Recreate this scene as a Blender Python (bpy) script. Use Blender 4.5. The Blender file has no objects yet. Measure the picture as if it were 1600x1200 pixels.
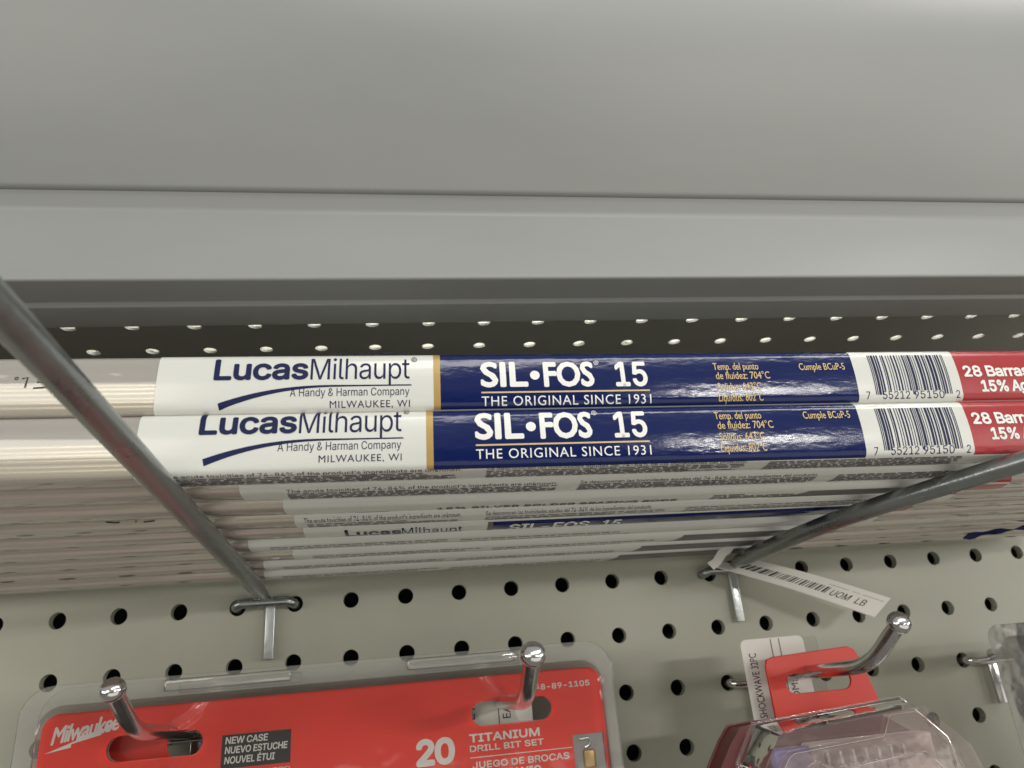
import bpy, bmesh, math, os, random
from mathutils import Vector, Matrix
random.seed(7)
S = 0.0254                                   # every length below is written in inches
scene = bpy.context.scene
C = scene.collection

# ------------------------------------------------------------------ camera
cam_d = bpy.data.cameras.new('camera')
cam = bpy.data.objects.new('camera', cam_d)
C.objects.link(cam)
CX = (0.988539, -0.128654, -0.078992)
CY = (-0.026778, 0.365512, -0.930421)
CF = (0.148575, 0.921872, 0.357878)
cam.matrix_world = Matrix(((CX[0], -CY[0], -CF[0], -2.8471 * S),
                           (CX[1], -CY[1], -CF[1], -13.6310 * S),
                           (CX[2], -CY[2], -CF[2], -1.0954 * S),
                           (0, 0, 0, 1)))
cam_d.sensor_width = 36
cam_d.lens = 1080 / 1600 * 36
cam_d.clip_start = 0.005
cam_d.clip_end = 50
cam_d.dof.use_dof = True
cam_d.dof.focus_distance = 9.6 * S
cam_d.dof.aperture_fstop = 17
scene.camera = cam

# ------------------------------------------------------------------ world (store interior) and lamps
w = bpy.data.worlds.new('World')
scene.world = w
w.use_nodes = True
nt = w.node_tree
bgn = nt.nodes['Background']
tc = nt.nodes.new('ShaderNodeTexCoord')
sx = nt.nodes.new('ShaderNodeSeparateXYZ')
mr = nt.nodes.new('ShaderNodeMapRange')
mr.inputs['From Min'].default_value = -1
mr.inputs['From Max'].default_value = 1
rp = nt.nodes.new('ShaderNodeValToRGB')
nt.links.new(tc.outputs['Generated'], sx.inputs[0])
nt.links.new(sx.outputs['Z'], mr.inputs[0])
nt.links.new(mr.outputs[0], rp.inputs[0])
nt.links.new(rp.outputs[0], bgn.inputs[0])
el = rp.color_ramp.elements
el[0].position = 0.0; el[0].color = (.36, .34, .30, 1)
el[1].position = 1.0; el[1].color = (.70, .72, .70, 1)
for p_, c_ in ((.36, (.32, .305, .27, 1)), (.47, (.14, .135, .125, 1)), (.535, (.15, .15, .145, 1)), (.62, (.60, .61, .59, 1))):
    e_ = el.new(p_); e_.color = c_
bgn.inputs[1].default_value = 0.62

def area(name, loc, target, sx_, sy_, power, col=(1, .97, .9)):
    l = bpy.data.lights.new(name, 'AREA')
    l.shape = 'RECTANGLE'; l.size = sx_ * S; l.size_y = sy_ * S
    l.energy = power; l.color = col
    o = bpy.data.objects.new(name, l); C.objects.link(o)
    o.location = Vector(loc) * S
    d = (Vector(target) - Vector(loc)).normalized()
    o.rotation_euler = d.to_track_quat('-Z', 'Y').to_euler()
    return o
area('ceiling_light', (35, -85, 72), (0, -4, 3), 110, 14, 34, (1, .98, .94))
area('right_side_fill', (170, -98, 9), (0, -4, -1), 110, 26, 60, (1, .98, .93))  # added low fill that brightens the pegboard from the right, no real fixture
area('left_side_fill', (-150, -100, 11), (0, -4, -1), 110, 26, 40, (1, .98, .93))  # added low fill from the left side, also for the pegboard
area('far_ceiling_light', (86, -180, 26), (0, -5, 1), 40, 5, 34)
area('far_left_ceiling_light', (-97, -176, 50), (-6, -5, 1), 60, 46, 23, (1, .95, .84))
area('floor_bounce_fill', (25, -70, -42), (0, 0, -1), 150, 60, 14, (1, .965, .88))  # added fill standing in for light bounced up off the floor
area('shelf_hole_fill', (-1, -3.2, 13), (0, 0.3, 5), 30, 3, 4.5, (1, .99, .96))  # added lamp above the deck so the shelf holes shine bright

scene.view_settings.view_transform = 'Standard'
scene.view_settings.look = 'None'
scene.view_settings.exposure = 0.1
scene.view_settings.gamma = 1
scene.cycles.max_bounces = 14
scene.cycles.transparent_max_bounces = 24

# ------------------------------------------------------------------ materials
def mat(name, base, rough=.5, metal=0.0, spec=.5, var=0.0, vscale=20, bump=0.0, bscale=60, coat=0.0, stretch=(1, 1, 1), rvar=0.0):
    m = bpy.data.materials.new(name); m.use_nodes = True
    n = m.node_tree.nodes; L = m.node_tree.links
    b = n['Principled BSDF']
    b.inputs['Base Color'].default_value = (*base, 1)
    b.inputs['Roughness'].default_value = rough
    b.inputs['Metallic'].default_value = metal
    b.inputs['Specular IOR Level'].default_value = spec
    b.inputs['Coat Weight'].default_value = coat
    b.inputs['Coat Roughness'].default_value = .12
    if var or bump or rvar:
        t = n.new('ShaderNodeTexCoord'); mp = n.new('ShaderNodeMapping')
        mp.inputs['Scale'].default_value = stretch
        L.new(t.outputs['Object'], mp.inputs[0])
    if var or rvar:
        nz = n.new('ShaderNodeTexNoise'); nz.inputs['Scale'].default_value = vscale
        nz.inputs['Detail'].default_value = 6; nz.inputs['Roughness'].default_value = .65
        L.new(mp.outputs[0], nz.inputs['Vector'])
    if var:
        mx = n.new('ShaderNodeMix'); mx.data_type = 'RGBA'
        mx.inputs[6].default_value = tuple(max(0, c * (1 - var)) for c in base) + (1,)
        mx.inputs[7].default_value = tuple(min(1, c * (1 + var)) for c in base) + (1,)
        L.new(nz.outputs[0], mx.inputs[0]); L.new(mx.outputs[2], b.inputs['Base Color'])
    if rvar:
        r2 = n.new('ShaderNodeMapRange'); r2.inputs['From Min'].default_value = .3; r2.inputs['From Max'].default_value = .7
        r2.inputs['To Min'].default_value = max(.02, rough - rvar); r2.inputs['To Max'].default_value = rough + rvar
        L.new(nz.outputs[0], r2.inputs[0]); L.new(r2.outputs[0], b.inputs['Roughness'])
    if bump:
        nb = n.new('ShaderNodeTexNoise'); nb.inputs['Scale'].default_value = bscale; nb.inputs['Detail'].default_value = 4
        L.new(mp.outputs[0], nb.inputs['Vector'])
        bp = n.new('ShaderNodeBump'); bp.inputs['Strength'].default_value = bump; bp.inputs['Distance'].default_value = .001
        L.new(nb.outputs[0], bp.inputs['Height']); L.new(bp.outputs[0], b.inputs['Normal'])
    return m

def clear(name, tint=(.95, .95, .94), rough=.06, haze=.06, hazecol=(.8, .8, .78), bump=.15, bscale=40, ior=1.5, stretch=(1, 1, 1), refl=1.1):
    """thin clear plastic: see-through, mirror-like at grazing angles, a little milky"""
    m = bpy.data.materials.new(name); m.use_nodes = True
    n = m.node_tree.nodes; L = m.node_tree.links
    n.remove(n['Principled BSDF']); out = n['Material Output']
    tr = n.new('ShaderNodeBsdfTransparent'); tr.inputs[0].default_value = (*tint, 1)
    gl = n.new('ShaderNodeBsdfGlossy'); gl.inputs['Roughness'].default_value = rough
    df = n.new('ShaderNodeBsdfDiffuse'); df.inputs[0].default_value = (*hazecol, 1)
    fr = n.new('ShaderNodeFresnel'); fr.inputs[0].default_value = ior
    t = n.new('ShaderNodeTexCoord'); mp = n.new('ShaderNodeMapping'); mp.inputs['Scale'].default_value = stretch
    nb = n.new('ShaderNodeTexNoise'); nb.inputs['Scale'].default_value = bscale; nb.inputs['Detail'].default_value = 3
    bp = n.new('ShaderNodeBump'); bp.inputs['Strength'].default_value = bump; bp.inputs['Distance'].default_value = .001
    L.new(t.outputs['Object'], mp.inputs[0]); L.new(mp.outputs[0], nb.inputs['Vector'])
    L.new(nb.outputs[0], bp.inputs['Height'])
    for x in (gl.inputs['Normal'], fr.inputs['Normal'], df.inputs['Normal']): L.new(bp.outputs[0], x)
    m1 = n.new('ShaderNodeMixShader'); m1.inputs[0].default_value = haze
    L.new(tr.outputs[0], m1.inputs[1]); L.new(df.outputs[0], m1.inputs[2])
    mul = n.new('ShaderNodeMath'); mul.operation = 'MULTIPLY'; mul.inputs[1].default_value = refl; mul.use_clamp = True
    L.new(fr.outputs[0], mul.inputs[0])
    m2 = n.new('ShaderNodeMixShader')
    L.new(mul.outputs[0], m2.inputs[0]); L.new(m1.outputs[0], m2.inputs[1]); L.new(gl.outputs[0], m2.inputs[2])
    L.new(m2.outputs[0], out.inputs[0])
    return m

M_board = mat('putty_pegboard_paint', (.385, .38, .312), .42, var=.13, vscale=14, bump=.06, bscale=500, rvar=.06)
M_back = mat('hole_blackout', (.03, .028, .025), .8)
M_shelf = mat('grey_shelf_enamel', (.262, .268, .262), .42, var=.15, vscale=9, bump=.14, bscale=8, rvar=.1, stretch=(.35, 1, 1))
M_deck = mat('dark_shelf_underside', (.24, .235, .215), .5, var=.1, vscale=14, bump=.05, bscale=600)
M_steel = mat('galvanised_steel', (.30, .315, .31), .29, metal=.9, var=.2, vscale=60, bump=.08, bscale=400, rvar=.08)
M_zinc = mat('bright_zinc', (.62, .64, .64), .33, metal=.9, var=.18, vscale=90, bump=.15, bscale=500, rvar=.1)
M_chrome = mat('chrome_wire', (.62, .60, .60), .16, metal=1, var=.12, vscale=90, bump=.1, bscale=260)
M_copper = mat('brazing_alloy', (.97, .80, .52), .29, metal=.6, var=.18, vscale=30, stretch=(.05, 1, 1), rvar=.1)
M_copper2 = mat('copper_alloy', (.88, .63, .50), .42, metal=.4, var=.18, vscale=30, stretch=(.05, 1, 1), rvar=.1)
M_white = mat('gloss_white_label', (.635, .64, .60), .30, coat=.45, var=.05, vscale=50, bump=.34, bscale=90, stretch=(.35, 1, 1))
M_navy = mat('navy_label_ink', (.003, .010, .080), .15, coat=.12, spec=.4, var=.1, vscale=80, bump=.2, bscale=260, stretch=(.35, 1, 1), rvar=.05)
M_gold = mat('gold_label_ink', (.42, .28, .09), .38, metal=.2, bump=.15, bscale=130)
M_red = mat('red_label_ink', (.36, .02, .025), .28, coat=.3, var=.08, vscale=60, bump=.15, bscale=130)
M_ink = mat('navy_text_ink', (.006, .010, .06), .45, spec=.25)
M_black = mat('black_text_ink', (.012, .011, .012), .4)
M_fine = mat('grey_fine_print_ink', (.12, .11, .13), .5)
M_lilac = mat('glare_greyed_print', (.13, .125, .125), .4)  # dark print with the grey of grazing reflections mixed into its colour
M_tw = mat('white_text_ink', (.80, .80, .77), .35)
M_tgold = mat('gold_text_ink', (.62, .46, .20), .35)
M_card = mat('red_card_stock', (.86, .032, .013), .32, coat=.15, var=.08, vscale=25, bump=.08, bscale=60)
M_tab = mat('red_plastic_tab', (.58, .04, .025), .4, bump=.05, bscale=200)
M_case = mat('dark_red_case', (.10, .018, .017), .35, var=.1)
M_paper = mat('white_paper_tag', (.70, .68, .63), .55, var=.04, vscale=40)
M_grey = mat('grey_pouch', (.33, .33, .32), .45, var=.15, vscale=60)
M_tan = mat('titanium_gold', (.58, .40, .17), .35, metal=.5)
M_purple = mat('purple_print', (.24, .21, .46), .35)
M_bluerefl = mat('blue_reflection', (.003, .004, .04), .65, spec=.15, bump=.3, bscale=300)  # colour of a blue reflection, used on the solid strip standing in for it
M_tube = clear('clear_tube_plastic', (.97, .96, .945), .07, .36, (.90, .85, .79), .10, 60, stretch=(.15, 1, 1), refl=2.2)
M_blister = clear('clear_blister', (.985, .98, .975), .05, .015, (.75, .74, .70), .6, 28)
M_flange = clear('clear_flange_plastic', (.97, .968, .96), .10, .14, (.78, .77, .73), .45, 45, refl=1.4)
M_lid = clear('pinkish_clear_lid', (.965, .93, .925), .07, .06, (.80, .71, .69), .35, 60)

# ------------------------------------------------------------------ helpers
class MB:
    def __init__(s): s.v = []; s.f = []; s.m = []
    def add(s, vs, fs, mi=0):
        o = len(s.v); s.v += [tuple(v) for v in vs]
        for f in fs: s.f.append([i + o for i in f]); s.m.append(mi)
    def box(s, a, b, mi=0):
        x0, y0, z0 = a; x1, y1, z1 = b
        s.add([(x0, y0, z0), (x1, y0, z0), (x1, y1, z0), (x0, y1, z0), (x0, y0, z1), (x1, y0, z1), (x1, y1, z1), (x0, y1, z1)],
              [(0, 3, 2, 1), (4, 5, 6, 7), (0, 1, 5, 4), (1, 2, 6, 5), (2, 3, 7, 6), (3, 0, 4, 7)], mi)
    def build(s, name, mats, parent=None, smooth=False, angle=40, bevel=0):
        me = bpy.data.meshes.new(name)
        me.from_pydata([(x * S, y * S, z * S) for x, y, z in s.v], [], s.f)
        for m in (mats if isinstance(mats, (list, tuple)) else [mats]): me.materials.append(m)
        me.polygons.foreach_set('material_index', s.m)
        me.update()
        if bevel or smooth:
            bm = bmesh.new(); bm.from_mesh(me)
            bmesh.ops.remove_doubles(bm, verts=bm.verts, dist=1e-6)
            if bevel:
                ed = [e for e in bm.edges if e.is_manifold and e.calc_face_angle(0) > .5]
                bmesh.ops.bevel(bm, geom=ed, offset=bevel * S, segments=3, profile=.5, affect='EDGES')
            bm.to_mesh(me); bm.free()
        if smooth or bevel:
            me.polygons.foreach_set('use_smooth', [True] * len(me.polygons))
            me.set_sharp_from_angle(angle=math.radians(angle))
        o = bpy.data.objects.new(name, me); C.objects.link(o)
        if parent: o.parent = parent
        return o

def tagit(o, label, cat, group=None, kind=None):
    o['label'] = label; o['category'] = cat
    if group: o['group'] = group
    if kind: o['kind'] = kind
    return o
def thing(name, label, cat, loc=(0, 0, 0), group=None, rot=(0, 0, 0)):
    o = bpy.data.objects.new(name, None); C.objects.link(o)
    o.empty_display_size = .01
    o.location = Vector(loc) * S; o.rotation_euler = rot
    return tagit(o, label, cat, group)

def fillet(pts, r, seg=6):
    """round the inner corners of an open 3D polyline"""
    P = [Vector(p) for p in pts]; out = [P[0]]
    for i in range(1, len(P) - 1):
        a, b, c = P[i - 1], P[i], P[i + 1]
        d1 = (a - b); d2 = (c - b); rr = min(r, d1.length * .48, d2.length * .48)
        p1 = b + d1.normalized() * rr; p2 = b + d2.normalized() * rr
        for k in range(seg + 1):
            t = k / seg
            out.append(p1.lerp(b, t).lerp(b.lerp(p2, t), t))
    out.append(P[-1]); return out

def sweep(mb, pts, rad, n=14, mi=0, flat=1.0):
    P = [Vector(p) for p in pts]; N = len(P)
    R = rad if isinstance(rad, (list, tuple)) else [rad] * N
    T = []
    for i in range(N):
        a = P[max(0, i - 1)]; b = P[min(N - 1, i + 1)]; T.append((b - a).normalized())
    up = Vector((0, 0, 1)) if abs(T[0].z) < .9 else Vector((1, 0, 0))
    nrm = (up - T[0] * up.dot(T[0])).normalized()
    vs = []
    for i in range(N):
        nrm = (nrm - T[i] * nrm.dot(T[i])).normalized(); bi = T[i].cross(nrm)
        for k in range(n):
            a = 2 * math.pi * k / n
            vs.append(P[i] + (nrm * math.cos(a) * flat + bi * math.sin(a)) * R[i])
    fs = [(i * n + k, i * n + (k + 1) % n, (i + 1) * n + (k + 1) % n, (i + 1) * n + k) for i in range(N - 1) for k in range(n)]
    fs.append(tuple(range(n - 1, -1, -1))); fs.append(tuple((N - 1) * n + k for k in range(n)))
    mb.add(vs, fs, mi)

try:      # Blender's own interface typeface, with the built-in one to fall back on
    SANS = bpy.data.fonts.load(os.path.join(bpy.utils.system_resource('DATAFILES', path='fonts'), 'Inter.woff2'))
except Exception:
    SANS = None
_tc = {}; CAPS = {}
def text2d(body, bold=0.0, spacing=1.0, sans=True):
    """outline of a line of text as a flat mesh: (verts, faces, xmin, xmax); cap height is 0.728"""
    k = (body, bold, spacing, sans)
    if k in _tc: return _tc[k]
    cu = bpy.data.curves.new('t', 'FONT'); cu.body = body; cu.resolution_u = 3; cu.space_character = spacing
    if sans and SANS: cu.font = SANS
    o = bpy.data.objects.new('t', cu); C.objects.link(o)
    dg = bpy.context.evaluated_depsgraph_get(); dg.update()
    me = bpy.data.meshes.new_from_object(o.evaluated_get(dg))
    if cu.font.name not in CAPS:
        c2 = bpy.data.curves.new('h', 'FONT'); c2.body = 'H'; c2.font = cu.font
        o2 = bpy.data.objects.new('h', c2); C.objects.link(o2); dg.update()
        CAPS[cu.font.name] = max(v[1] for v in o2.bound_box) or .728
        bpy.data.objects.remove(o2); bpy.data.curves.remove(c2)
    q = .728 / CAPS.get(cu.font.name, .728)
    vs = [(v.co.x * q, v.co.y * q) for v in me.vertices]; fs = [tuple(p.vertices) for p in me.polygons]
    bpy.data.objects.remove(o); bpy.data.curves.remove(cu); bpy.data.meshes.remove(me)
    _tc[k] = (vs, fs, min(v[0] for v in vs), max(v[0] for v in vs))
    return _tc[k]

BOLD = [(0, 0)] + [(math.cos(math.radians(a)), math.sin(math.radians(a))) for a in range(0, 360, 45)]
class Flat:
    """2D artwork in (u, v); shapes are later laid on a surface"""
    def __init__(s): s.items = []
    def text(s, body, u0, u1, v, cap, mi=0, bold=0.0, spacing=1.0, shear=0.0, rot=0.0, sans=True):
        vs, fs, a, b = text2d(body, 0, spacing, sans)
        ky = cap / .728; bw = bold * ky; kx = (u1 - u0 - 2 * bw) / (b - a); cr, sr = math.cos(rot), math.sin(rot)
        ky = (cap - 2 * bw) / .728
        for n, (dx, dy) in enumerate(BOLD if bold > 0 else BOLD[:1]):
            out = []
            for x, y in vs:
                px = (x - a) * kx + shear * y * ky + bw + dx * bw; py = y * ky + bw + dy * bw
                out.append((u0 + px * cr - py * sr, v + px * sr + py * cr))
            s.items.append((out, fs, mi, n * .0004))
    def poly(s, pts, mi=0): s.items.append((list(pts), [tuple(range(len(pts)))], mi))
    def rect(s, u0, v0, u1, v1, mi=0): s.poly([(u0, v0), (u1, v0), (u1, v1), (u0, v1)], mi)
    def strip(s, up, lo, mi=0):
        n = len(up); s.items.append((list(up) + list(lo), [(i, i + 1, n + i + 1, n + i) for i in range(n - 1)], mi))
    def ring(s, u, v, r1, r0, mi=0, n=16):
        a = [(u + r1 * math.cos(6.2832 * k / n), v + r1 * math.sin(6.2832 * k / n)) for k in range(n + 1)]
        b = [(u + r0 * math.cos(6.2832 * k / n), v + r0 * math.sin(6.2832 * k / n)) for k in range(n + 1)]
        s.strip(a, b, mi)
    def stroke(s, pts, w_, mi=0):
        P = [Vector((a, b)) for a, b in pts]; up = []; lo = []
        for i in range(len(P)):
            t = (P[min(i + 1, len(P) - 1)] - P[max(i - 1, 0)]).normalized(); nn = Vector((-t.y, t.x)) * w_ / 2
            up.append(tuple(P[i] + nn)); lo.append(tuple(P[i] - nn))
        s.strip(up, lo, mi)
    def lay(s, name, mats, parent, place, cuts=(), clip=None, flip=False):
        """place(u, v) -> 3D point in inches; cuts: v values at which the artwork is split so that it can bend"""
        bm = bmesh.new()
        for it in s.items:
            vs, fs, mi = it[:3]
            bv = [bm.verts.new((x, y, it[3] if len(it) > 3 else 0)) for x, y in vs]
            for f in fs:
                try:
                    fc = bm.faces.new([bv[i] for i in f]); fc.material_index = mi
                except ValueError: pass
        for cv in cuts:
            bmesh.ops.bisect_plane(bm, geom=bm.verts[:] + bm.edges[:] + bm.faces[:], plane_co=(0, cv, 0), plane_no=(0, 1, 0), dist=1e-7)
        if clip:
            for cv, sg in ((clip[0], -1), (clip[1], 1)):
                bmesh.ops.bisect_plane(bm, geom=bm.verts[:] + bm.edges[:] + bm.faces[:], plane_co=(0, cv, 0), plane_no=(0, sg, 0), dist=1e-7, clear_outer=True)
        for v in bm.verts:
            v.co = Vector(place(v.co.x, v.co.y, v.co.z)) * S
        me = bpy.data.meshes.new(name); bm.to_mesh(me); bm.free()
        for m in (mats if isinstance(mats, (list, tuple)) else [mats]): me.materials.append(m)
        o = bpy.data.objects.new(name, me); C.objects.link(o); o.parent = parent
        return o

def rrect(x0, z0, x1, z1, r, seg=6):
    out = []
    for cx, cz, a0 in ((x1 - r, z1 - r, 0), (x0 + r, z1 - r, 90), (x0 + r, z0 + r, 180), (x1 - r, z0 + r, 270)):
        for k in range(seg + 1):
            a = math.radians(a0 + 90 * k / seg); out.append((cx + r * math.cos(a), cz + r * math.sin(a)))
    return out
def sheet(name, loops, y, t, m, parent, bev=0.0, place=None):
    """flat piece standing in the XZ plane with holes: outer loop first; t thick, front face at y"""
    cu = bpy.data.curves.new(name, 'CURVE'); cu.dimensions = '2D'; cu.fill_mode = 'BOTH'
    cu.extrude = max(1e-5, t / 2 - bev) * S; cu.bevel_depth = bev * S; cu.bevel_resolution = 2
    for lp in loops:
        sp = cu.splines.new('POLY'); sp.points.add(len(lp) - 1); sp.use_cyclic_u = True
        for p_, q in zip(sp.points, lp): p_.co = (q[0] * S, q[1] * S, 0, 1)
    o = bpy.data.objects.new(name, cu); C.objects.link(o)
    dg = bpy.context.evaluated_depsgraph_get(); dg.update()
    me = bpy.data.meshes.new_from_object(o.evaluated_get(dg)); me.name = name
    bpy.data.objects.remove(o); bpy.data.curves.remove(cu)
    me.transform(Matrix(((1, 0, 0, 0), (0, 0, -1, (y + t / 2) * S), (0, 1, 0, 0), (0, 0, 0, 1))))
    if place:
        for v in me.vertices: v.co = Vector(place(*(v.co / S))) * S
    me.materials.clear(); me.materials.append(m); me.update()
    o = bpy.data.objects.new(name, me); C.objects.link(o)
    if parent: o.parent = parent
    return o

def holed(mb, xs, ys, r, place, th, n=20):
    """sheet of unit cells, each with a round hole; place(x, y, depth)"""
    for x in xs:
        for y in ys:
            vs = []; 
            for k in range(n):
                a = 2 * math.pi * k / n; ca, sa = math.cos(a), math.sin(a)
                q = .5 / max(abs(ca), abs(sa))
                vs += [place(x + ca * q, y + sa * q, 0), place(x + ca * r, y + sa * r, 0), place(x + ca * r, y + sa * r, th), place(x + ca * q, y + sa * q, th)]
            fs = []
            for k in range(n):
                a = 4 * k; b = 4 * ((k + 1) % n)
                fs += [(a, a + 1, b + 1, b), (a + 1, a + 2, b + 2, b + 1), (a + 2, a + 3, b + 3, b + 2)]
            mb.add(vs, fs)

# ------------------------------------------------------------------ pegboard wall
pb = thing('pegboard', 'putty coloured metal pegboard wall with rows of round holes behind everything', 'pegboard', (0, 0, 0))
mb = MB(); holed(mb, range(-14, 15), [z for z in range(-8, 15)], .142, lambda x, z, d: (x, d, z), .16, 24)
mb.build('perforated_panel', M_board, pb, smooth=True, angle=30)
mb = MB(); mb.box((-15, 1.2, -9), (15, 1.3, 15)); mb.box((-15, .2, 14.6), (15, 1.19, 14.7)); mb.box((-15, .2, -8.7), (15, 1.19, -8.6))
mb.box((-14.9, .2, -8.59), (-14.8, 1.19, 14.59)); mb.box((14.8, .2, -8.59), (14.9, 1.19, 14.59))
mb.build('hole_blackout_box', M_back, pb)  # added unseen box that blocks light so the holes stay dark

# ------------------------------------------------------------------ shelf overhead
sh = thing('overhead_shelf', 'grey enamelled metal shelf overhead with perforated underside and rolled front lip', 'shelf', (0, -2.8, 4.5))
oy, oz = -2.8, 4.5
mb = MB(); holed(mb, [x - .45 for x in range(-15, 17)], [-4.35 + k for k in range(5)], .115, lambda x, y, d: (x, y - oy, d), .045, 24)
mb.build('perforated_deck', M_deck, sh, smooth=True, angle=30)
def profile(name, pts, t, m, r, parent, x0=-16, x1=17):
    P = fillet([(0, a - oy, b - oz) for a, b in pts], r, 8)
    n = len(P); off = []
    for i in range(n):
        d = (P[min(i + 1, n - 1)] - P[max(i - 1, 0)]).normalized(); off.append(P[i] + Vector((0, d.z, -d.y)) * t)
    ring = P + off[::-1]; k = len(ring); mb = MB()
    mb.add([(x0, p.y, p.z) for p in ring] + [(x1, p.y, p.z) for p in ring],
           [(i, (i + 1) % k, k + (i + 1) % k, k + i) for i in range(k)] + [tuple(range(k - 1, -1, -1)), tuple(range(k, 2 * k))])
    return mb.build(name, m, parent, smooth=True, angle=50)
profile('front_lip', [(-5.38, 5.03), (-5.470, 4.995), (-5.345, 4.745), (-5.68, 3.5), (-5.10, 3.5), (-5.095, 3.435), (-4.485, 3.435), (-4.445, 3.6)], -.05, M_shelf, .06, sh)
profile('fascia_panel', [(-5.42, 5.016), (-5.494, 5.014)] + [(-5.497 - .60 * q + .085 * q * q, 5.024 + q) for q in [k * .1 for k in range(1, 35)]] + [(-6.3, 8.7)], -.04, M_shelf, .04, sh)

# ------------------------------------------------------------------ long hooks that carry the tubes
def hook_base(t, X, Z, leg_len, m_bar, m_leg, lean=0.0):
    mb = MB()
    pts = fillet([(X - .5, .35, Z - .02), (X - .5, -.16, Z + .0), (X - .40, -.21, Z + .05), (X + .40, -.21, Z + .05), (X + .5, -.16, Z + .0), (X + .5, .35, Z - .02)], .12, 5)
    sweep(mb, pts, .085, 12); mb.build('cross_bar', m_bar, t, smooth=True)
    mb = MB(); mb.box((X + .02, -.15, Z - leg_len), (X + .18, -.085, Z + .08))
    o = mb.build('back_leg', m_leg, t, smooth=True, bevel=.012)
    return o
lh = thing('display_hook', 'long grey wire hook at left carrying the tubes, its rod running towards the viewer', 'hook', (0, 0, 0), 'long hooks carrying the tubes')
hook_base(lh, -5.5, 0, .92, M_steel, M_zinc)
mb = MB()
P = fillet([(-5.48, -.14, .13), (-5.48, -.5, .17), (-5.51, -.95, .25), (-5.52, -5.6, .84), (-5.53, -9.9, 1.385), (-5.53, -10.6, 2.0)], .25, 6)
R = [.075 + .062 * min(1, max(0, (-p.y - .2) / .9)) for p in P]
sweep(mb, P, R, 18); mb.build('rod', M_steel, lh, smooth=True)
rh = thing('display_hook', 'long dark wire hook at right bent outwards beneath the tubes, beside the paper tag', 'hook', (0, 0, 0), 'long hooks carrying the tubes')
hook_base(rh, 3.33, 0, .93, M_steel, M_zinc)
mb = MB()
P = fillet([(3.34, -.14, .13), (3.34, -.4, .12), (3.25, -1.1, .15), (3.46, -2.7, .295), (3.79, -3.7, .415), (4.15, -4.45, .495), (4.60, -5.2, .58), (5.08, -6.0, .665), (6.6, -8.6, .955), (6.8, -8.9, 1.5)], .3, 6)
R = [.075 + .062 * min(1, max(0, (-p.y - .2) / .9)) for p in P]
sweep(mb, P, R, 18); mb.build('rod', M_steel, rh, smooth=True)

# ------------------------------------------------------------------ brazing rod tubes
W, H = .572, .755
def section(off=0.0):
    """rounded, slightly bulging rectangle (y, z), counter-clockwise seen from +x"""
    r = .115; b = .018; pts = []
    for cy, cz, a0 in ((r, r, 180), (W - r, r, 270), (W - r, H - r, 0), (r, H - r, 90)):
        for k in range(7):
            a = math.radians(a0 + 90 * k / 6)
            pts.append([cy + (r + off) * math.cos(a), cz + (r + off) * math.sin(a)])
    out = []
    for i in range(4):
        seg = pts[i * 7:(i + 1) * 7]; nx = pts[((i + 1) % 4) * 7]
        out += seg
        for k in (1, 2, 3, 4, 5):
            t = k / 6; a = seg[-1]
            y = a[0] + (nx[0] - a[0]) * t; z = a[1] + (nx[1] - a[1]) * t
            d = b * 4 * t * (1 - t)
            if i == 0: z -= d
            if i == 1: y += d
            if i == 2: z += d
            if i == 3: y -= d
            out.append([y, z])
    return out
SLV = .006
def face_y(z, off=SLV):
    pr_ = [(z_, y_) for y_, z_ in section(off) if y_ < W / 2]
    pr_.sort()
    if z <= pr_[0][0]: return pr_[0][1]
    for (a, ya), (b_, yb) in zip(pr_, pr_[1:]):
        if a <= z <= b_: return ya + (yb - ya) * ((z - a) / (b_ - a) if b_ > a else 0)
    return pr_[-1][1]
def face_z(y, off=SLV):
    pr_ = [(y_, z_) for y_, z_ in section(off) if z_ < H / 2]
    pr_.sort()
    if y <= pr_[0][0]: return pr_[0][1]
    for (a, za), (b_, zb) in zip(pr_, pr_[1:]):
        if a <= y <= b_: return za + (zb - za) * ((y - a) / (b_ - a) if b_ > a else 0)
    return pr_[-1][1]
ZCUT = sorted(z for y, z in section(SLV) if y < W / 2)
YCUT = sorted(y for y, z in section(SLV) if z < H / 2)
EPS = .003
front = lambda u, v, l: (u, face_y(v) - EPS - l, v)
under = lambda u, v, l: (u, v, face_z(v) - EPS - l)      # v here is the depth behind the front edge

def extrude(mb, sec, xs, mi=0, caps=True):
    n = len(sec); vs = [(x, y, z) for x in xs for y, z in sec]
    fs = [(i * n + k, i * n + (k + 1) % n, (i + 1) * n + (k + 1) % n, (i + 1) * n + k) for i in range(len(xs) - 1) for k in range(n)]
    if caps: fs += [tuple(range(n - 1, -1, -1)), tuple((len(xs) - 1) * n + k for k in range(n))]
    mb.add(vs, fs, mi)

# shared meshes: one clear tube, one rod
mb = MB(); extrude(mb, section(0), [-12.2, -8, -4, 0, 4, 8, 10.6]); tube_src = mb.build('clear_tube', M_tube, None, smooth=True, angle=50)
mb = MB(); mb.box((-12.1, 0, 0), (10.4, .118, .05)); rod_src = mb.build('brazing_rod', M_copper, None, bevel=.012)
mb = MB(); mb.box((-12.1, 0, 0), (10.4, .118, .05)); rod_src2 = mb.build('brazing_rod', M_copper2, None, bevel=.012)
def copy_part(src, parent, loc=(0, 0, 0), rot=(0, 0, 0)):
    o = src.copy(); C.objects.link(o); o.parent = parent; o.location = Vector(loc) * S; o.rotation_euler = rot
    return o

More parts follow.
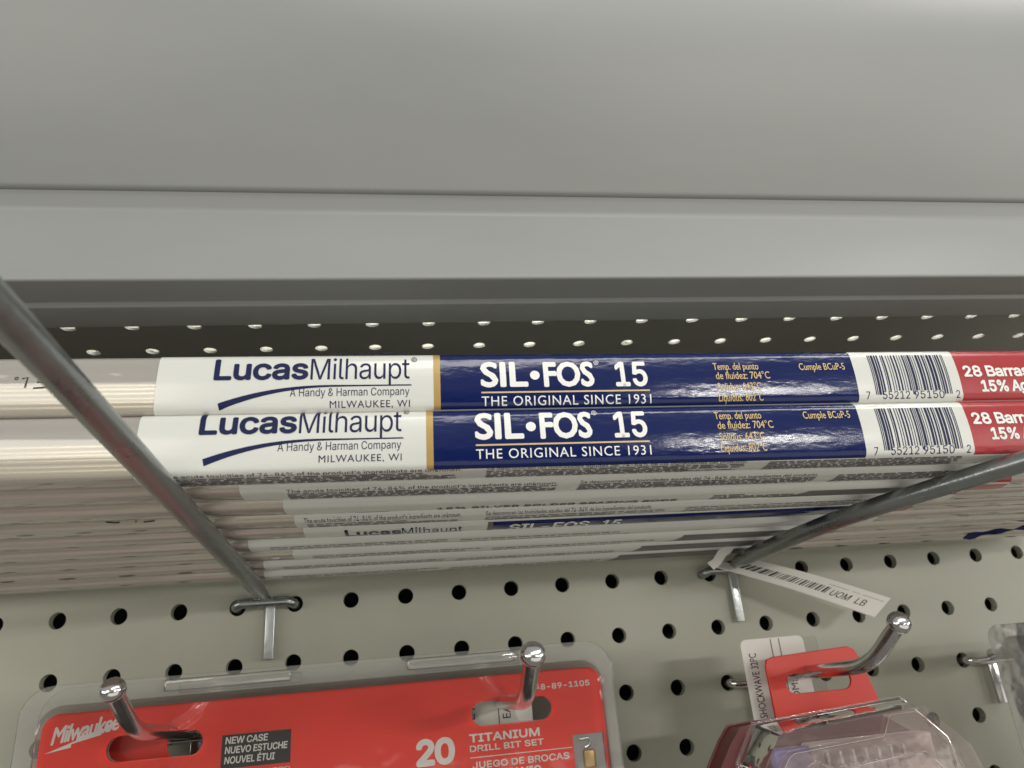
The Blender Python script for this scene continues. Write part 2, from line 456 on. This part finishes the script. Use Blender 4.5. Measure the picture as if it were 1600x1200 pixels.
L7 = {'0': '0001101', '1': '0011001', '2': '0010011', '3': '0111101', '4': '0100011', '5': '0110001', '6': '0101111', '7': '0111011', '8': '0110111', '9': '0001011'}
def upc(fl, u0, u1, v0, v1, vg, left='755212', right='951502', mi=0):
    bits = '101' + ''.join(L7[d] for d in left) + '01010' + ''.join(''.join('1' if b == '0' else '0' for b in L7[d]) for d in right) + '101'
    mw = (u1 - u0) / 95; i = 0
    while i < 95:
        if bits[i] == '1':
            j = i
            while j < 95 and bits[j] == '1': j += 1
            g = i < 10 or i > 84 or 45 <= i < 50
            fl.rect(u0 + i * mw, vg if g else v0, u0 + j * mw, v1, mi); i = j
        else: i += 1

def front_art(u_, v_, vb=0.0):
    """(navy, white, gold, dark) artwork of the printed front, as laid on the lower front tube"""
    a = Flat(); U = lambda x: x + u_; V = lambda y: y + v_
    a.text('Lucas', U(-5.27), U(-4.17), V(.478), .285, 0, .034, .98)
    a.text('Milhaupt', U(-4.145), U(-2.95), V(.475), .285, 0, 0, .96)
    a.ring(U(-2.895), V(.735), .036, .028, 0); a.text('R', U(-2.912), U(-2.878), V(.715), .04, 0)
    up, lo = [], []
    for k in range(25):
        t = k / 24; x = -5.20 + 2.26 * t
        y = .150 + .240 * (1 - (1 - min(1, t / .60)) ** 2.2)
        th = .065 * (1 - t) ** 2.4 + .017
        up.append((U(x), V(y + th / 2))); lo.append((U(x + .02), V(y - th / 2)))
    a.strip(up, lo, 0)
    a.text('A Handy & Harman Company', U(-4.375), U(-2.955), V(.262), .098, 0, 0)
    a.text('MILWAUKEE, WI', U(-3.905), U(-2.95), V(.118), .082, 0, 0, 1.12, sans=False)
    a.text('MILWAUKEE, WI', U(-3.905), U(-2.95), V(.118 + .735), .082, 0, 0, 1.12, sans=False)
    # product name on navy
    a.text('SIL', U(-2.075), U(-1.475), V(.345), .345, 1, .030, .98, sans=False)
    a.ring(U(-1.385), V(.50), .062, .0001, 1)
    a.text('FOS', U(-1.275), U(-.62), V(.338), .345, 1, .030, .98, sans=False)
    a.ring(U(-.575), V(.668), .032, .026, 1); a.text('R', U(-.588), U(-.560), V(.652), .034, 1)
    a.text('15', U(-.345), U(.08), V(.333), .345, 1, .026, .98)
    a.rect(U(-2.07), V(.268), U(.09), V(.288), 2)
    a.text('THE ORIGINAL SINCE 1931', U(-2.07), U(.10), V(.112), .115, 1, 0, 1.12, sans=False)
    a.text('Temp. del punto', U(.985), U(1.61), V(.545), .100, 2, .006, sans=False)
    a.text('de fluidez: 704°C', U(1.0), U(1.745), V(.415), .100, 2, .006, sans=False)
    a.text('Solidus: 643°C', U(1.0), U(1.60), V(.262), .100, 2, .006, sans=False)
    a.text('Liquidus: 802°C', U(1.0), U(1.61), V(.120), .100, 2, .006, sans=False)
    a.text('Cumple BCuP-5', U(2.18), U(2.83), V(.53), .100, 2, .006, sans=False)
    b = Flat()
    upc(b, U(3.20), U(4.315), vb + .135, vb + .655, vb + .085)
    for s_, u0, u1 in (('7', 3.06, 3.115), ('55212', 3.295, 3.69), ('95150', 3.75, 4.19), ('2', 4.37, 4.425)):
        b.text(s_, U(u0), U(u1), vb + .030, .10, 0)
    a.text('28 Barras', U(4.55), U(5.55), V(.405), .165, 1, .036, .95)
    a.text('15% Ag', U(4.76), U(5.46), V(.19), .165, 1, .036, .95)
    return a, b

def fine_block(a, u0, u1, d0, d1, rows, mi, first=None):
    """rows of unreadably small print, word by word, in depth coordinates"""
    for r in range(rows):
        d = d0 + (d1 - d0) * r / max(1, rows - 1); u = u0; end = u1 - (random.random() * .8 if random.random() < .25 else 0)
        if r == 0 and first:
            continue
        while u < end - .05:
            l = random.uniform(.05, .24); e = min(end, u + l)
            h = random.uniform(.011, .017)
            a.rect(u, d - h, e, d + h, mi); u = e + random.uniform(.02, .04)

def under_text(a, body, u0, u1, d, cap, mi, bold=0, shear=0):
    """text on the underside: its top points to the front edge"""
    vs, fs, x0, x1 = text2d(body, 0, 1.0); k = (u1 - u0) / (x1 - x0); bw = bold * cap / .728
    for n, (dx, dy) in enumerate(BOLD if bold > 0 else BOLD[:1]):
        a.items.append(([(u0 + (x - x0) * k + dx * bw, d - y / .728 * cap + dy * bw) for x, y in vs], fs, mi, n * .0004))

EN = 'The acute toxicities of 74-84% of the product\'s ingredients are unknown.'
ES = 'Se desconocen las toxicidades agudas del 74-84% de los ingredientes del producto.'
Y0s = [-5.6 + .585 * k for k in range(9)]
ZL = [1.025, .955, .868, .79, .735, .655, .58, .505, .42]
ZR = [.825, .765, .688, .64, .60, .53, .45, .38, .32]
GRP = 'clear tubes of brazing rods stacked on the two hooks'
labels = [
    'brazing rod tube with navy and white label, lower of the two facing tubes',
    'tube directly behind the lower facing tube, its underside covered in fine print',
    'tube third from the front, underside with large faint lettering and a dark panel',
    'tube with one readable line of print, just in front of the rolled one',
    'rolled tube with its dark blue lettered face showing underneath, behind four others',
    'tube just behind the rolled one, with rows of small print underneath',
    'third tube from the pegboard, a brown rod patch left of its label',
    'tube next to the rearmost one, its white label ending in a slanted edge',
    'rearmost tube, touching the pegboard just above a row of holes',
]
sleeves = [(-5.94, 6.2), (-4.92, 6.6), (-4.50, 6.0), (-4.45, 5.55), (-4.41, 5.24), (-5.3, 5.0), (-4.74, 4.6), (-5.3, 4.3), (-5.4, 4.1)]
tops = []
def make_tube(k, label, zextra=0.0, dy=0.0):
    zl, zr = ZL[k] + zextra, ZR[k] + zextra
    sl = (zr - zl) / 9
    t = thing('brazing_rod_tube', label, 'tube', (0, Y0s[k] - .063 + dy, zl + sl * 5.5), GRP, (0, math.atan(-sl), -.018))
    jx = random.uniform(-.25, .25)
    copy_part(tube_src, t, (jx, 0, 0))
    for j in range(4): copy_part(rod_src2 if (j + k) % 3 else rod_src, t, (jx + random.uniform(-.06, .06), .048 + j * .1195, .028 + random.uniform(0, .006)))
    nf = 7 if k == 0 else 3
    for j in range(1, nf):
        copy_part(rod_src, t, (jx + random.uniform(-.06, .06), .045 + random.uniform(-.004, .02), .035 + j * .056), (random.uniform(-.12, .1), 0, 0))
    return t
def sleeve(t, u0, u1, bounds, front_mats=True):
    """printed sleeve: bounds = [(u_end, material index)] from u0 on"""
    mb = MB(); u = u0; sec = section(SLV)
    for e, mi in bounds:
        nseg = max(1, int((e - u) / .8)); extrude(mb, sec, [u + (e - u) * i / nseg for i in range(nseg + 1)], mi, caps=False); u = e
    return mb.build('label_sleeve', [M_white, M_gold, M_navy, M_red], t, smooth=True, angle=50)

def sleeve_mixed(t, u0, u1, bounds):
    """sleeve whose front face carries the coloured panels and whose other faces are white"""
    mb = MB(); sec = section(SLV); n = len(sec); u = u0
    for e, mi in bounds:
        nseg = max(1, int((e - u) / .8)); xs = [u + (e - u) * i / nseg for i in range(nseg + 1)]
        for i in range(nseg):
            for q in range(n):
                (y0, z0), (y1, z1) = sec[q], sec[(q + 1) % n]
                ym, zm = (y0 + y1) / 2, (z0 + z1) / 2
                isf = ym < .075 and zm > .012 or (zm > H - .05 and ym < .3)
                mb.add([(xs[i], y0, z0), (xs[i], y1, z1), (xs[i + 1], y1, z1), (xs[i + 1], y0, z0)], [(0, 1, 2, 3)], mi if isf else 0)
        u = e
    return mb.build('label_sleeve', [M_white, M_gold, M_navy, M_red], t, smooth=True, angle=50)

FRONT_MATS = [M_ink, M_tw, M_tgold]
def part_of(fl, test):
    o = Flat(); o.items = [it for it in fl.items if test(it)]; return o
def lay_front(a, b, slv):
    part_of(a, lambda it: it[2] == 0).lay('maker_lettering', FRONT_MATS, slv, front, ZCUT)
    part_of(a, lambda it: it[2] > 0 and it[0][0][0] < .6).lay('name_lettering', FRONT_MATS, slv, front, ZCUT)
    part_of(a, lambda it: it[2] == 2 and it[0][0][0] > .6).lay('spec_lettering', FRONT_MATS, slv, front, ZCUT)
    part_of(b, lambda it: it[2] == 0).lay('barcode', [M_ink], slv, front, ZCUT)
    part_of(a, lambda it: it[2] == 1 and it[0][0][0] > .6).lay('count_lettering', FRONT_MATS, slv, front, ZCUT)
UND = [M_fine, M_black, M_lilac, M_navy, M_tw, M_red]
for k in range(9):
    t = make_tube(k, labels[k])
    u0, u1 = sleeves[k]
    g = u0 + 3.28
    slv = sleeve_mixed(t, u0, u1, [(g, 0), (g + .085, 1), (u0 + 8.89, 2), (u0 + 10.42, 0), (u1, 3)] if k == 0 else [(u1 - .6, 0), (u1, 3)])
    if k == 0:
        a, b = front_art(0, 0)
        lay_front(a, b, slv)
    a = Flat()
    if k in (0, 1):
        s_ = u0 + (.3 if k == 0 else .55)
        under_text(a, EN, s_, s_ + 3.4, .085, .05, 1)
        fine_block(a, s_, s_ + 3.4, .085, .40, 8, 0, first=True)
        under_text(a, ES, s_ + 3.7, s_ + 7.0, .085, .05, 1)
        fine_block(a, s_ + 3.7, s_ + 7.0, .085, .40, 8, 0, first=True)
        fine_block(a, s_ + 7.3, s_ + 10.0, .085, .40, 8, 0)
        if k == 0: a.rect(s_ + 8.2, .44, s_ + 9.9, .475, 2)
    elif k == 2:
        a.rect(u0 + .9, .38, u0 + 1.35, .44, 2)
        under_text(a, '15% SILVER SOLDER BRAZING RODS', u0 + 2.0, u0 + 5.4, .37, .13, 0, .01)
        fine_block(a, u0 + 5.9, u0 + 7.2, .15, .36, 5, 0)
        a.poly([(u0 + 7.35, .10), (u1 - .6, .10), (u1 - .6, .50), (u0 + 6.85, .50)], 2)
        a.rect(u1 - .6, .10, u1, .50, 5)
    elif k == 3:
        under_text(a, EN, -4.32, -2.15, .10, .085, 1)
        under_text(a, ES, -1.8, .65, .09, .07, 1)
        fine_block(a, -4.3, -2.2, .17, .42, 5, 0); fine_block(a, -1.8, .9, .17, .42, 5, 0); fine_block(a, 1.2, 4.2, .12, .4, 5, 0)
    elif k == 4:
        under_text(a, 'Lucas', -3.82, -3.02, .32, .27, 3, .03)
        under_text(a, 'Milhaupt', -3.0, -2.10, .32, .27, 3)
        a.strip([(-4.1 + .1 * i, .51 - .03 * math.sin(i / 14)) for i in range(21)], [(-4.1 + .1 * i, .527 - .03 * math.sin(i / 14)) for i in range(21)], 3)
        a.rect(-1.72, .02, -1.64, .555, 2)
        a.rect(-1.64, .02, u1 - .5, .555, 3)
        a.rect(u1 - .5, .02, u1, .555, 5)
    else:
        fine_block(a, u0 + .3, u0 + 3.0, .12, .20, 2, 0)
        fine_block(a, u0 + 3.2, u0 + 6.0, .16, .40, 3, 0)
        if k >= 6:
            uu = (1.75, 1.18, .92)[k - 6]
            a.poly([(uu, .03), (u1, .03), (u1, .54), (uu - .28, .54)], 2)
            a.rect(u0 + .4, .36, u0 + .85, .43, 2); a.rect(u0 + 2.9, .36, u0 + 3.3, .43, 2)
    if k == 4:
        bot = Flat(); bot.items = [it for it in a.items if it[2] in (2, 3, 5) and len(it[0]) == 4]; a.items = [it for it in a.items if it not in bot.items]
        bot.lay('printed_panel', UND, slv, under, YCUT)
        w_ = Flat()
        under_text(w_, 'SIL-FOS', -1.38, -.14, .33, .25, 0, .03); under_text(w_, '15', .08, .36, .33, .25, 0, .03)
        w_.lay('lettering', [M_tw], slv, lambda u, v, l: (u, v, face_z(v) - 2 * EPS - l), YCUT)
        a.lay('fine_print', UND, slv, under, YCUT)
    else:
        a.lay('fine_print', UND, slv, under, YCUT)
    if k in (3, 4):
        mk = Flat(); x = -6.9 if k == 3 else -6.35
        mk.stroke([(x, .17), (x + .03, .10), (x + .14, .085), (x + .2, .09)], .018)
        mk.stroke([(x + .27, .12), (x + .30, .11)], .025)
        mk.stroke([(x + .42, .19), (x + .40, .08)], .018)
        mk.stroke([(x + .68, .18), (x + .5, .175), (x + .51, .13), (x + .62, .13), (x + .64, .09), (x + .5, .08)], .018)
        mk.lay('marker_writing', [M_black], t, lambda u, v, l: (u, face_y(v, 0) - EPS - l, v), ZCUT)

# the tube on top
t = make_tube(0, 'brazing rod tube with navy and white label, lying on top of the other facing tube', .757, .012)
slv = sleeve_mixed(t, -5.80, 6.3, [(-2.545, 0), (-2.46, 1), (3.07, 2), (4.585, 0), (6.3, 3)])
a, b = front_art(.115, -.075, .012)
lay_front(a, b, slv)
mk = Flat(); x = -7.28
mk.ring(x - .06, .46, .022, .010, 0)
mk.stroke([(x + .0, .455), (x + .06, .47), (x + .05, .34)], .020)
mk.stroke([(x + .40, .455), (x + .18, .45), (x + .17, .41), (x + .33, .40), (x + .36, .35), (x + .14, .335)], .020)
mk.lay('marker_writing', [M_black], t, lambda u, v, l: (u, face_y(v, 0) - EPS - l, v), ZCUT)
bpy.data.objects.remove(tube_src); bpy.data.objects.remove(rod_src); bpy.data.objects.remove(rod_src2)

# ------------------------------------------------------------------ blue reflection at the back right, built as a solid strip
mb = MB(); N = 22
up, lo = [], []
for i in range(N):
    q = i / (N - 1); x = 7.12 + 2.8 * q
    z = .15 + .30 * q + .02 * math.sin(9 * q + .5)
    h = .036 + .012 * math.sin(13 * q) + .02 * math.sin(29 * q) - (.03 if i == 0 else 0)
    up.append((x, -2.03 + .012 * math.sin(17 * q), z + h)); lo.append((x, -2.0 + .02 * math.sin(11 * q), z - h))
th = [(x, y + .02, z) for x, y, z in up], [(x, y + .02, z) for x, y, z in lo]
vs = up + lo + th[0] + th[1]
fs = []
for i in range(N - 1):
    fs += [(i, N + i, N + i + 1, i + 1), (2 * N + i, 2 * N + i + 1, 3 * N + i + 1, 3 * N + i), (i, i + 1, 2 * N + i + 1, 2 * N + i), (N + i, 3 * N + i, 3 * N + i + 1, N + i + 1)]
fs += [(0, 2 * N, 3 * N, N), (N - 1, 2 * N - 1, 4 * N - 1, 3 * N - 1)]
mb.add(vs, fs); tagit(mb.build('reflection_strip', M_bluerefl, None, smooth=True, angle=60), 'dark blue reflection built as a crumpled strip under the rear tubes at far right', 'strip')

# ------------------------------------------------------------------ paper tag on the right long hook
pt = thing('price_tag', 'long white paper tag with smudged barcode stuck out beside the right long hook', 'tag', (2.9, -.5, 0), None)
c00 = Vector((2.80, -.62, .115)); c10 = Vector((5.66, -1.0, -1.06)); c11 = Vector((6.14, -.92, -.75)); c01 = Vector((3.60, -.40, .25))
org = Vector((2.9, -.5, 0))
def tagp(u, v, lift=.0):      # u, v in 0..1
    p_ = c00.lerp(c10, u).lerp(c01.lerp(c11, u), v)
    n_ = (c10 - c00).cross(c01 - c00).normalized()
    if n_.y > 0: n_ = -n_
    bow = .05 * math.sin(math.pi * u)
    return p_ - org + n_ * (lift + bow)
mb = MB(); nu = 14
outl = [(0, .0), (1, .0), (1, 1), (0, 1)]
vs = []
for lf in (0, -.02):
    for j in (0, 1):
        for i in range(nu + 1): vs.append(tagp(i / nu, j, lf))
q = nu + 1; fs = []
for i in range(nu):
    fs += [(i, i + 1, q + i + 1, q + i), (2 * q + i, 3 * q + i, 3 * q + i + 1, 2 * q + i + 1), (i, 2 * q + i, 2 * q + i + 1, i + 1), (q + i, q + i + 1, 3 * q + i + 1, 3 * q + i)]
fs += [(0, q, 3 * q, 2 * q), (nu, 2 * q + nu, 3 * q + nu, q + nu)]
mb.add(vs, fs); mb.build('paper', M_paper, pt, smooth=True, angle=30)
a = Flat()
random.seed(11); u = .12
while u < .66:
    w_ = random.choice((.006, .006, .012, .018)); a.rect(u, .30 - .02, u + w_, .62, 0); u += w_ + random.choice((.006, .009, .015))
a.text('UOM', .68, .80, .26, .30, 0); a.text('LB', .84, .90, .26, .30, 0)
a.rect(.62, .74, .98, .755, 0)
a.text('15925', .0, .09, .40, .22, 0, .02)
a.lay('lettering', [M_black], pt, lambda u, v, l: tagp(u, v, .006 + l))

# ------------------------------------------------------------------ torn label scrap at the right long hook
sc_ = thing('paper_scrap', 'small torn scrap of white label stuck where the right long hook meets the pegboard', 'scrap', (2.8, -1.25, .2))
up = [(2.47, .10), (2.60, .16), (2.72, .31), (2.86, .36), (2.98, .42), (3.16, .45)]
lo = [(2.56, -.03), (2.70, .05), (2.84, .20), (2.92, .24), (3.02, .33), (3.18, .36)]
mb = MB(); n = len(up)
vs = [(x - 2.8, .02 * math.sin(i * 2.1), z - .2) for i, (x, z) in enumerate(up)] + [(x - 2.8, -.04 + .02 * math.sin(i * 1.7), z - .2) for i, (x, z) in enumerate(lo)]
vs += [(x, y + .014, z) for x, y, z in vs]
fs = []
for i in range(n - 1):
    fs += [(i, n + i, n + i + 1, i + 1), (2 * n + i, 2 * n + i + 1, 3 * n + i + 1, 3 * n + i), (i, i + 1, 2 * n + i + 1, 2 * n + i), (n + i, 3 * n + i, 3 * n + i + 1, n + i + 1)]
fs += [(0, 2 * n, 3 * n, n), (n - 1, 2 * n - 1, 4 * n - 1, 3 * n - 1)]
mb.add(vs, fs); mb.build('paper', M_paper, sc_, smooth=True, angle=40)

# ------------------------------------------------------------------ short hooks
def short_hook(X, label, m=M_chrome, tip=True, dz=0.0, L=3.0, zin=-1.9):
    t = thing('display_hook', label, 'hook', (0, 0, 0), 'short hooks with upturned tips')
    mb = MB()
    pts = fillet([(X - .5, .35, -2.02), (X - .5, -.14, -2.0), (X - .4, -.2, -2.03), (X + .4, -.2, -2.03), (X + .5, -.14, -2.0), (X + .5, .35, -2.02)], .12, 5)
    sweep(mb, pts, .075, 12); mb.build('cross_bar', m, t, smooth=True)
    mb = MB(); mb.box((X - .09, -.15, -2.82), (X + .09, -.085, -1.96)); mb.build('back_leg', m, t, smooth=True, bevel=.012)
    mb = MB()
    P = [Vector(p_) for p_ in fillet([(X, -.2, -1.93), (X, -.6, -1.92), (X, -L, -1.70), (X, -L - .78, -1.20 + dz)], .5, 8)]
    d = (P[-1] - P[-2]).normalized(); e = P[-1]; R = [.105] * len(P)
    for a_, b_ in ((.012, .135), (.03, .148), (.08, .15), (.12, .14), (.155, .115), (.18, .07)):
        P.append(e + d * a_); R.append(b_)
    sweep(mb, P, R, 18); mb.build('rod', m, t, smooth=True)
    return t
short_hook(-6.5, 'chrome hook through the left slot of the red drill bit card', L=3.05)
short_hook(-1.5, 'chrome hook through the right slot of the red drill bit card', L=4.3)
short_hook(3.5, 'chrome hook holding the red hang tab of the bit case', L=3.85)
short_hook(8.5, 'chrome hook behind the clear package corner at far right', L=3.2)

# ------------------------------------------------------------------ drill bit card in clear clamshell (two hang one behind the other)
def stadium(x0, x1, z, h, seg=8):
    r = h / 2
    return rrect(x0, z - r, x1, z + r, r * .999, seg)
def drill_pack(label, loc, slot_shift=0.0, text=True):
    t = thing('drill_bit_pack', label, 'drill bit set', loc, 'red drill bit cards in clear clamshells')
    x0, x1 = -8.68, .38
    sl = [stadium(-7.38 + slot_shift, -6.02 + slot_shift, -2.0, .36), stadium(-2.0 + slot_shift, -.70 + slot_shift, -2.0, .36)]
    sheet('clear_flange', [rrect(x0, -9, x1, -1.06, .42), *[list(reversed(s_)) for s_ in sl]], 0, .022, M_flange, t, .006)
    # tapered dome standing off the flange
    o_ = rrect(-8.42, -8.7, .20, -1.34, .34); i_ = rrect(-8.32, -8.6, .10, -1.46, .26)
    n = len(o_); mb = MB()
    mb.add([(x, -.002, z) for x, z in o_] + [(x, -.16, z) for x, z in i_], [(k_, (k_ + 1) % n, n + (k_ + 1) % n, n + k_) for k_ in range(n)])
    mb.build('clear_dome', M_blister, t, smooth=True, angle=50)
    sheet('dome_front', [i_, *[list(reversed(s_)) for s_ in sl]], -.172, .012, M_blister, t)
    for a0, a1 in ((-6.66, -4.79), (-2.98, -1.24)):
        mb = MB(); mb.box((a0, -.09, -1.27), (a1, -.002, -1.10)); mb.build('embossed_bar', M_flange, t, smooth=True, bevel=.03)
    sheet('red_card', [rrect(-8.29, -8.5, .14, -1.455, .22), *[list(reversed(s_)) for s_ in sl], [(-.41, -8), (-.41, -2.43), (.10, -2.43), (.10, -8)]], -.10, .025, M_card, t, .004)
    mb = MB(); mb.box((-.45, -.075, -8), (.12, -.05, -2.40)); po = mb.build('pouch_window', M_grey, t)
    mb = MB(); mb.box((-.26, -.11, -2.92), (-.07, -.076, -2.66)); mb.build('drill_bit', M_tan, t, smooth=True, bevel=.03)
    mb = MB(); sweep(mb, fillet([(-.30, -.085, -2.51), (-.13, -.085, -2.50), (-.13, -.085, -2.60), (-.22, -.085, -2.63)], .04, 4), .022, 8); mb.build('moulded_catch', M_zinc, t, smooth=True)
    if not text: return t
    a = Flat()
    a.text('Milwaukee', -8.14, -7.22, -1.865, .23, 0, .022, .9, .30, .145, sans=False)
    bolt = [(-8.21, -1.97), (-7.80, -1.83), (-7.80, -1.785), (-7.42, -1.70), (-7.42, -1.665), (-7.06, -1.60), (-7.46, -1.745), (-7.47, -1.785), (-7.86, -1.87), (-7.86, -1.915)]
    a.items.append((bolt, [(0, 1, 8, 9), (1, 2, 3, 7, 8), (3, 4, 5, 6, 7)], 0))
    a.rect(-5.75, -2.40, -4.75, -1.95, 1)
    a.text('20', -2.88, -2.28, -2.655, .375, 0, .05, .9)
    a.text('TITANIUM', -2.05, -.93, -2.395, .12, 0, .042, 1.0)
    a.text('DRILL BIT SET', -2.05, -.88, -2.525, .088, 0, .03, 1.0)
    a.rect(-2.05, -2.612, -.43, -2.60, 0)
    a.text('JUEGO DE BROCAS', -2.02, -.49, -2.76, .095, 0, .032, 1.0)
    a.text('DE TITANIO', -1.95, -.95, -2.92, .12, 0, .042, 1.0)
    a.text('48-89-1105', -.95, -.04, -1.735, .085, 0, .03, 1.0)
    a.text('PARA TALADRO', -5.68, -4.75, -2.50, .05, 0, .01)
    pl_ = lambda u, v, l: (u, -.104 - l, v)
    for nm, lo, hi in (('logo', -9, -7), ('black_block', -7, -4), ('count_lettering', -4, -2.1), ('title_lettering', -2.1, 1)):
        part_of(a, lambda it: lo < it[0][0][0] <= hi and not (nm == 'title_lettering' and min(p_[1] for p_ in it[0]) > -1.9)).lay(nm, [M_tw, M_black], t, pl_)
    part_of(a, lambda it: it[0][0][0] > -2.1 and min(p_[1] for p_ in it[0]) > -1.9).lay('number_lettering', [M_tw, M_black], t, pl_)
    b = Flat()
    for s_, z, e in (('NEW CASE', -2.075, -5.09), ('NUEVO ESTUCHE', -2.205, -4.80), ('NOUVEL ÉTUI', -2.34, -4.98)):
        b.text(s_, -5.70, e, z, .095, 0, .026, .98, .08)
    b.lay('block_lettering', [M_tw], t, lambda u, v, l: (u, -.109 - l, v))
    return t
drill_pack('red drill bit card in clear clamshell hanging in front on two chrome hooks', (0, -1.45, 0))
drill_pack('red drill bit card hidden behind the front one, seen through its hang slots', (.12, -1.10, -.05), .62, False)

def paper_tag(name, label, x0, x1, z0, z1, y, words, parent_rot=0.0):
    t = thing(name, label, 'tag', (0, y, 0), 'small white price tags on short hooks')
    sheet('paper', [rrect(x0, z0, x1, z1, .10)], 0, .014, M_paper, t)
    a = Flat()
    for body, u, v0, v1, cap in words:            # text running upwards
        vs, fs, p0, p1 = text2d(body, 0, 1.0, False); k_ = (v1 - v0) / (p1 - p0)
        a.items.append(([(u - y_ / .728 * cap, v0 + (x_ - p0) * k_) for x_, y_ in vs], fs, 0))
    return t, a
t, a = paper_tag('price_tag', 'white price tag seen through the right slot of the drill bit card', -2.25, -.98, -3.2, -1.72, -1.27,
                 [('EA', -1.34, -2.12, -1.92, .13), ('ULT', -1.92, -2.25, -1.88, .15)])
a.rect(-1.54, -2.6, -1.525, -1.75, 0)
a.lay('lettering', [M_black], t, lambda u, v, l: (u, -.006 - l, v))
t, a = paper_tag('price_tag', 'white price tag with upright lettering behind the red hang tab', 2.56, 3.70, -2.75, -1.25, -1.8,
                 [('SHOCKWAVE 32PC', 2.80, -2.45, -1.47, .125), ('UOM: EA', 3.44, -2.33, -1.70, .12)])
a.rect(3.10, -2.7, 3.112, -1.27, 0); a.rect(3.25, -2.7, 3.262, -1.27, 0)
a.lay('lettering', [M_black], t, lambda u, v, l: (u, -.006 - l, v))
sheet('clear_holder', [rrect(3.4, -2.7, 3.95, -1.28, .05)], .02, .012, M_blister, t)

# ------------------------------------------------------------------ bit case with clear lid
bc = thing('bit_case', 'driver bit case with pinkish clear lid and red hang tab', 'bit case', (3.2, -2.2, -3), None)
ox, oyy, ozz = 3.2, -2.2, -3
sheet('hang_tab', [[(2.78 - ox, -2.6 - ozz), (4.62 - ox, -2.45 - ozz), (4.42 - ox, -1.66 - ozz), (4.36 - ox, -1.54 - ozz), (4.26 - ox, -1.49 - ozz), (2.92 - ox, -1.55 - ozz), (2.81 - ox, -1.58 - ozz), (2.77 - ox, -1.68 - ozz)],
                   list(reversed(stadium(3.05 - ox, 4.20 - ox, -1.97 - ozz, .31)))], .05, .05, M_tab, bc, .01)
def slab(name, loop, y0, y1, m, bev, inset=0.0):
    n = len(loop); mb = MB()
    cx = sum(p_[0] for p_ in loop) / n; cz = sum(p_[1] for p_ in loop) / n
    fr = [(cx + (x - cx) * (1 - inset), cz + (z - cz) * (1 - inset)) for x, z in loop]
    mb.add([(x - ox, y1 - oyy, z - ozz) for x, z in loop] + [(x - ox, y0 - oyy, z - ozz) for x, z in fr],
           [(k_, (k_ + 1) % n, n + (k_ + 1) % n, n + k_) for k_ in range(n)] + [tuple(range(n)), tuple(range(2 * n - 1, n - 1, -1))])
    return mb.build(name, m, bc, smooth=True, bevel=bev)
slab('case_base', [(1.30, -6.5), (4.9, -6.5), (4.9, -3.2), (4.6, -2.75), (4.2, -2.50), (2.25, -2.46), (1.93, -2.48), (1.75, -2.68), (1.38, -3.2)][::-1], -2.68, -2.2, M_case, .04)
slab('clear_lid', [(1.75, -6.3), (5.36, -6.3), (5.32, -3.3), (5.20, -2.88), (4.58, -2.27), (2.96, -2.38), (2.12, -2.43), (1.78, -2.9)][::-1], -3.3, -2.69, M_lid, .04, .075)
slab('lid_rim', [(2.3, -2.75), (3.74, -2.66), (3.90, -2.40), (4.30, -2.38), (4.45, -2.46), (4.75, -2.9), (4.80, -6), (2.05, -6), (2.08, -2.95), (2.2, -2.8)][::-1], -3.42, -3.29, M_lid, .03, .03)
slab('lid_window', [(2.35, -2.98), (2.62, -2.88), (2.85, -3.0), (3.8, -2.92), (4.25, -2.90), (4.45, -3.1), (4.5, -5.8), (2.3, -5.8)][::-1], -3.5, -3.41, M_lid, .03, .02)
mb = MB(); mb.box((2.16 - ox, -3.15 - oyy, -6 - ozz), (2.72 - ox, -2.95 - oyy, -2.72 - ozz)); mb.build('purple_insert', M_purple, bc, smooth=True, bevel=.04)
mb = MB(); mb.box((2.78 - ox, -3.0 - oyy, -6 - ozz), (4.75 - ox, -2.72 - oyy, -2.72 - ozz)); mb.build('bit_tray', mat('pale_tray', (.48, .43, .41), .5), bc, smooth=True, bevel=.04)
for i in range(7):
    mb = MB(); x = 2.95 + .2 * i
    sweep(mb, [(x - ox, -3.12 - oyy, -4.4 - ozz), (x - ox, -3.12 - oyy, -3.02 - ozz), (x - ox, -3.12 - oyy, -2.98 - ozz), (x - ox, -3.12 - oyy, -2.82 - ozz)], [.075, .075, .045, .04], 6)
    mb.build('driver_bit', M_zinc, bc, smooth=True, angle=30)

# ------------------------------------------------------------------ clear package at far right
rp_ = thing('clear_package', 'clear blister package corner at the far right edge', 'package', (8.2, -2.2, -3), None)
ax, ay, az = 8.2, -2.2, -3
sk = lambda x, y, z: (x - .04 * (z + az + 1.4) * 0 , y, z)
sheet('clear_flange', [rrect(6.86 - ax, -7 - az, 10.6 - ax, -1.36 - az, .22)], 0, .022, M_flange, rp_, .006)
o_ = rrect(7.02 - ax, -6.9 - az, 10.4 - ax, -1.55 - az, .25); i_ = rrect(7.22 - ax, -6.7 - az, 10.2 - ax, -1.72 - az, .2); n = len(o_)
mb = MB(); mb.add([(x, -.002, z) for x, z in o_] + [(x, -.5, z) for x, z in i_], [(k_, (k_ + 1) % n, n + (k_ + 1) % n, n + k_) for k_ in range(n)] + [tuple(range(n, 2 * n))])
mb.build('clear_dome', M_flange, rp_, smooth=True, angle=50, bevel=.04)
mb = MB(); mb.box((7.35 - ax, -.30, -6.5 - az), (10.0 - ax, -.06, -3.6 - az)); mb.build('grey_insert', M_grey, rp_, smooth=True, bevel=.03)
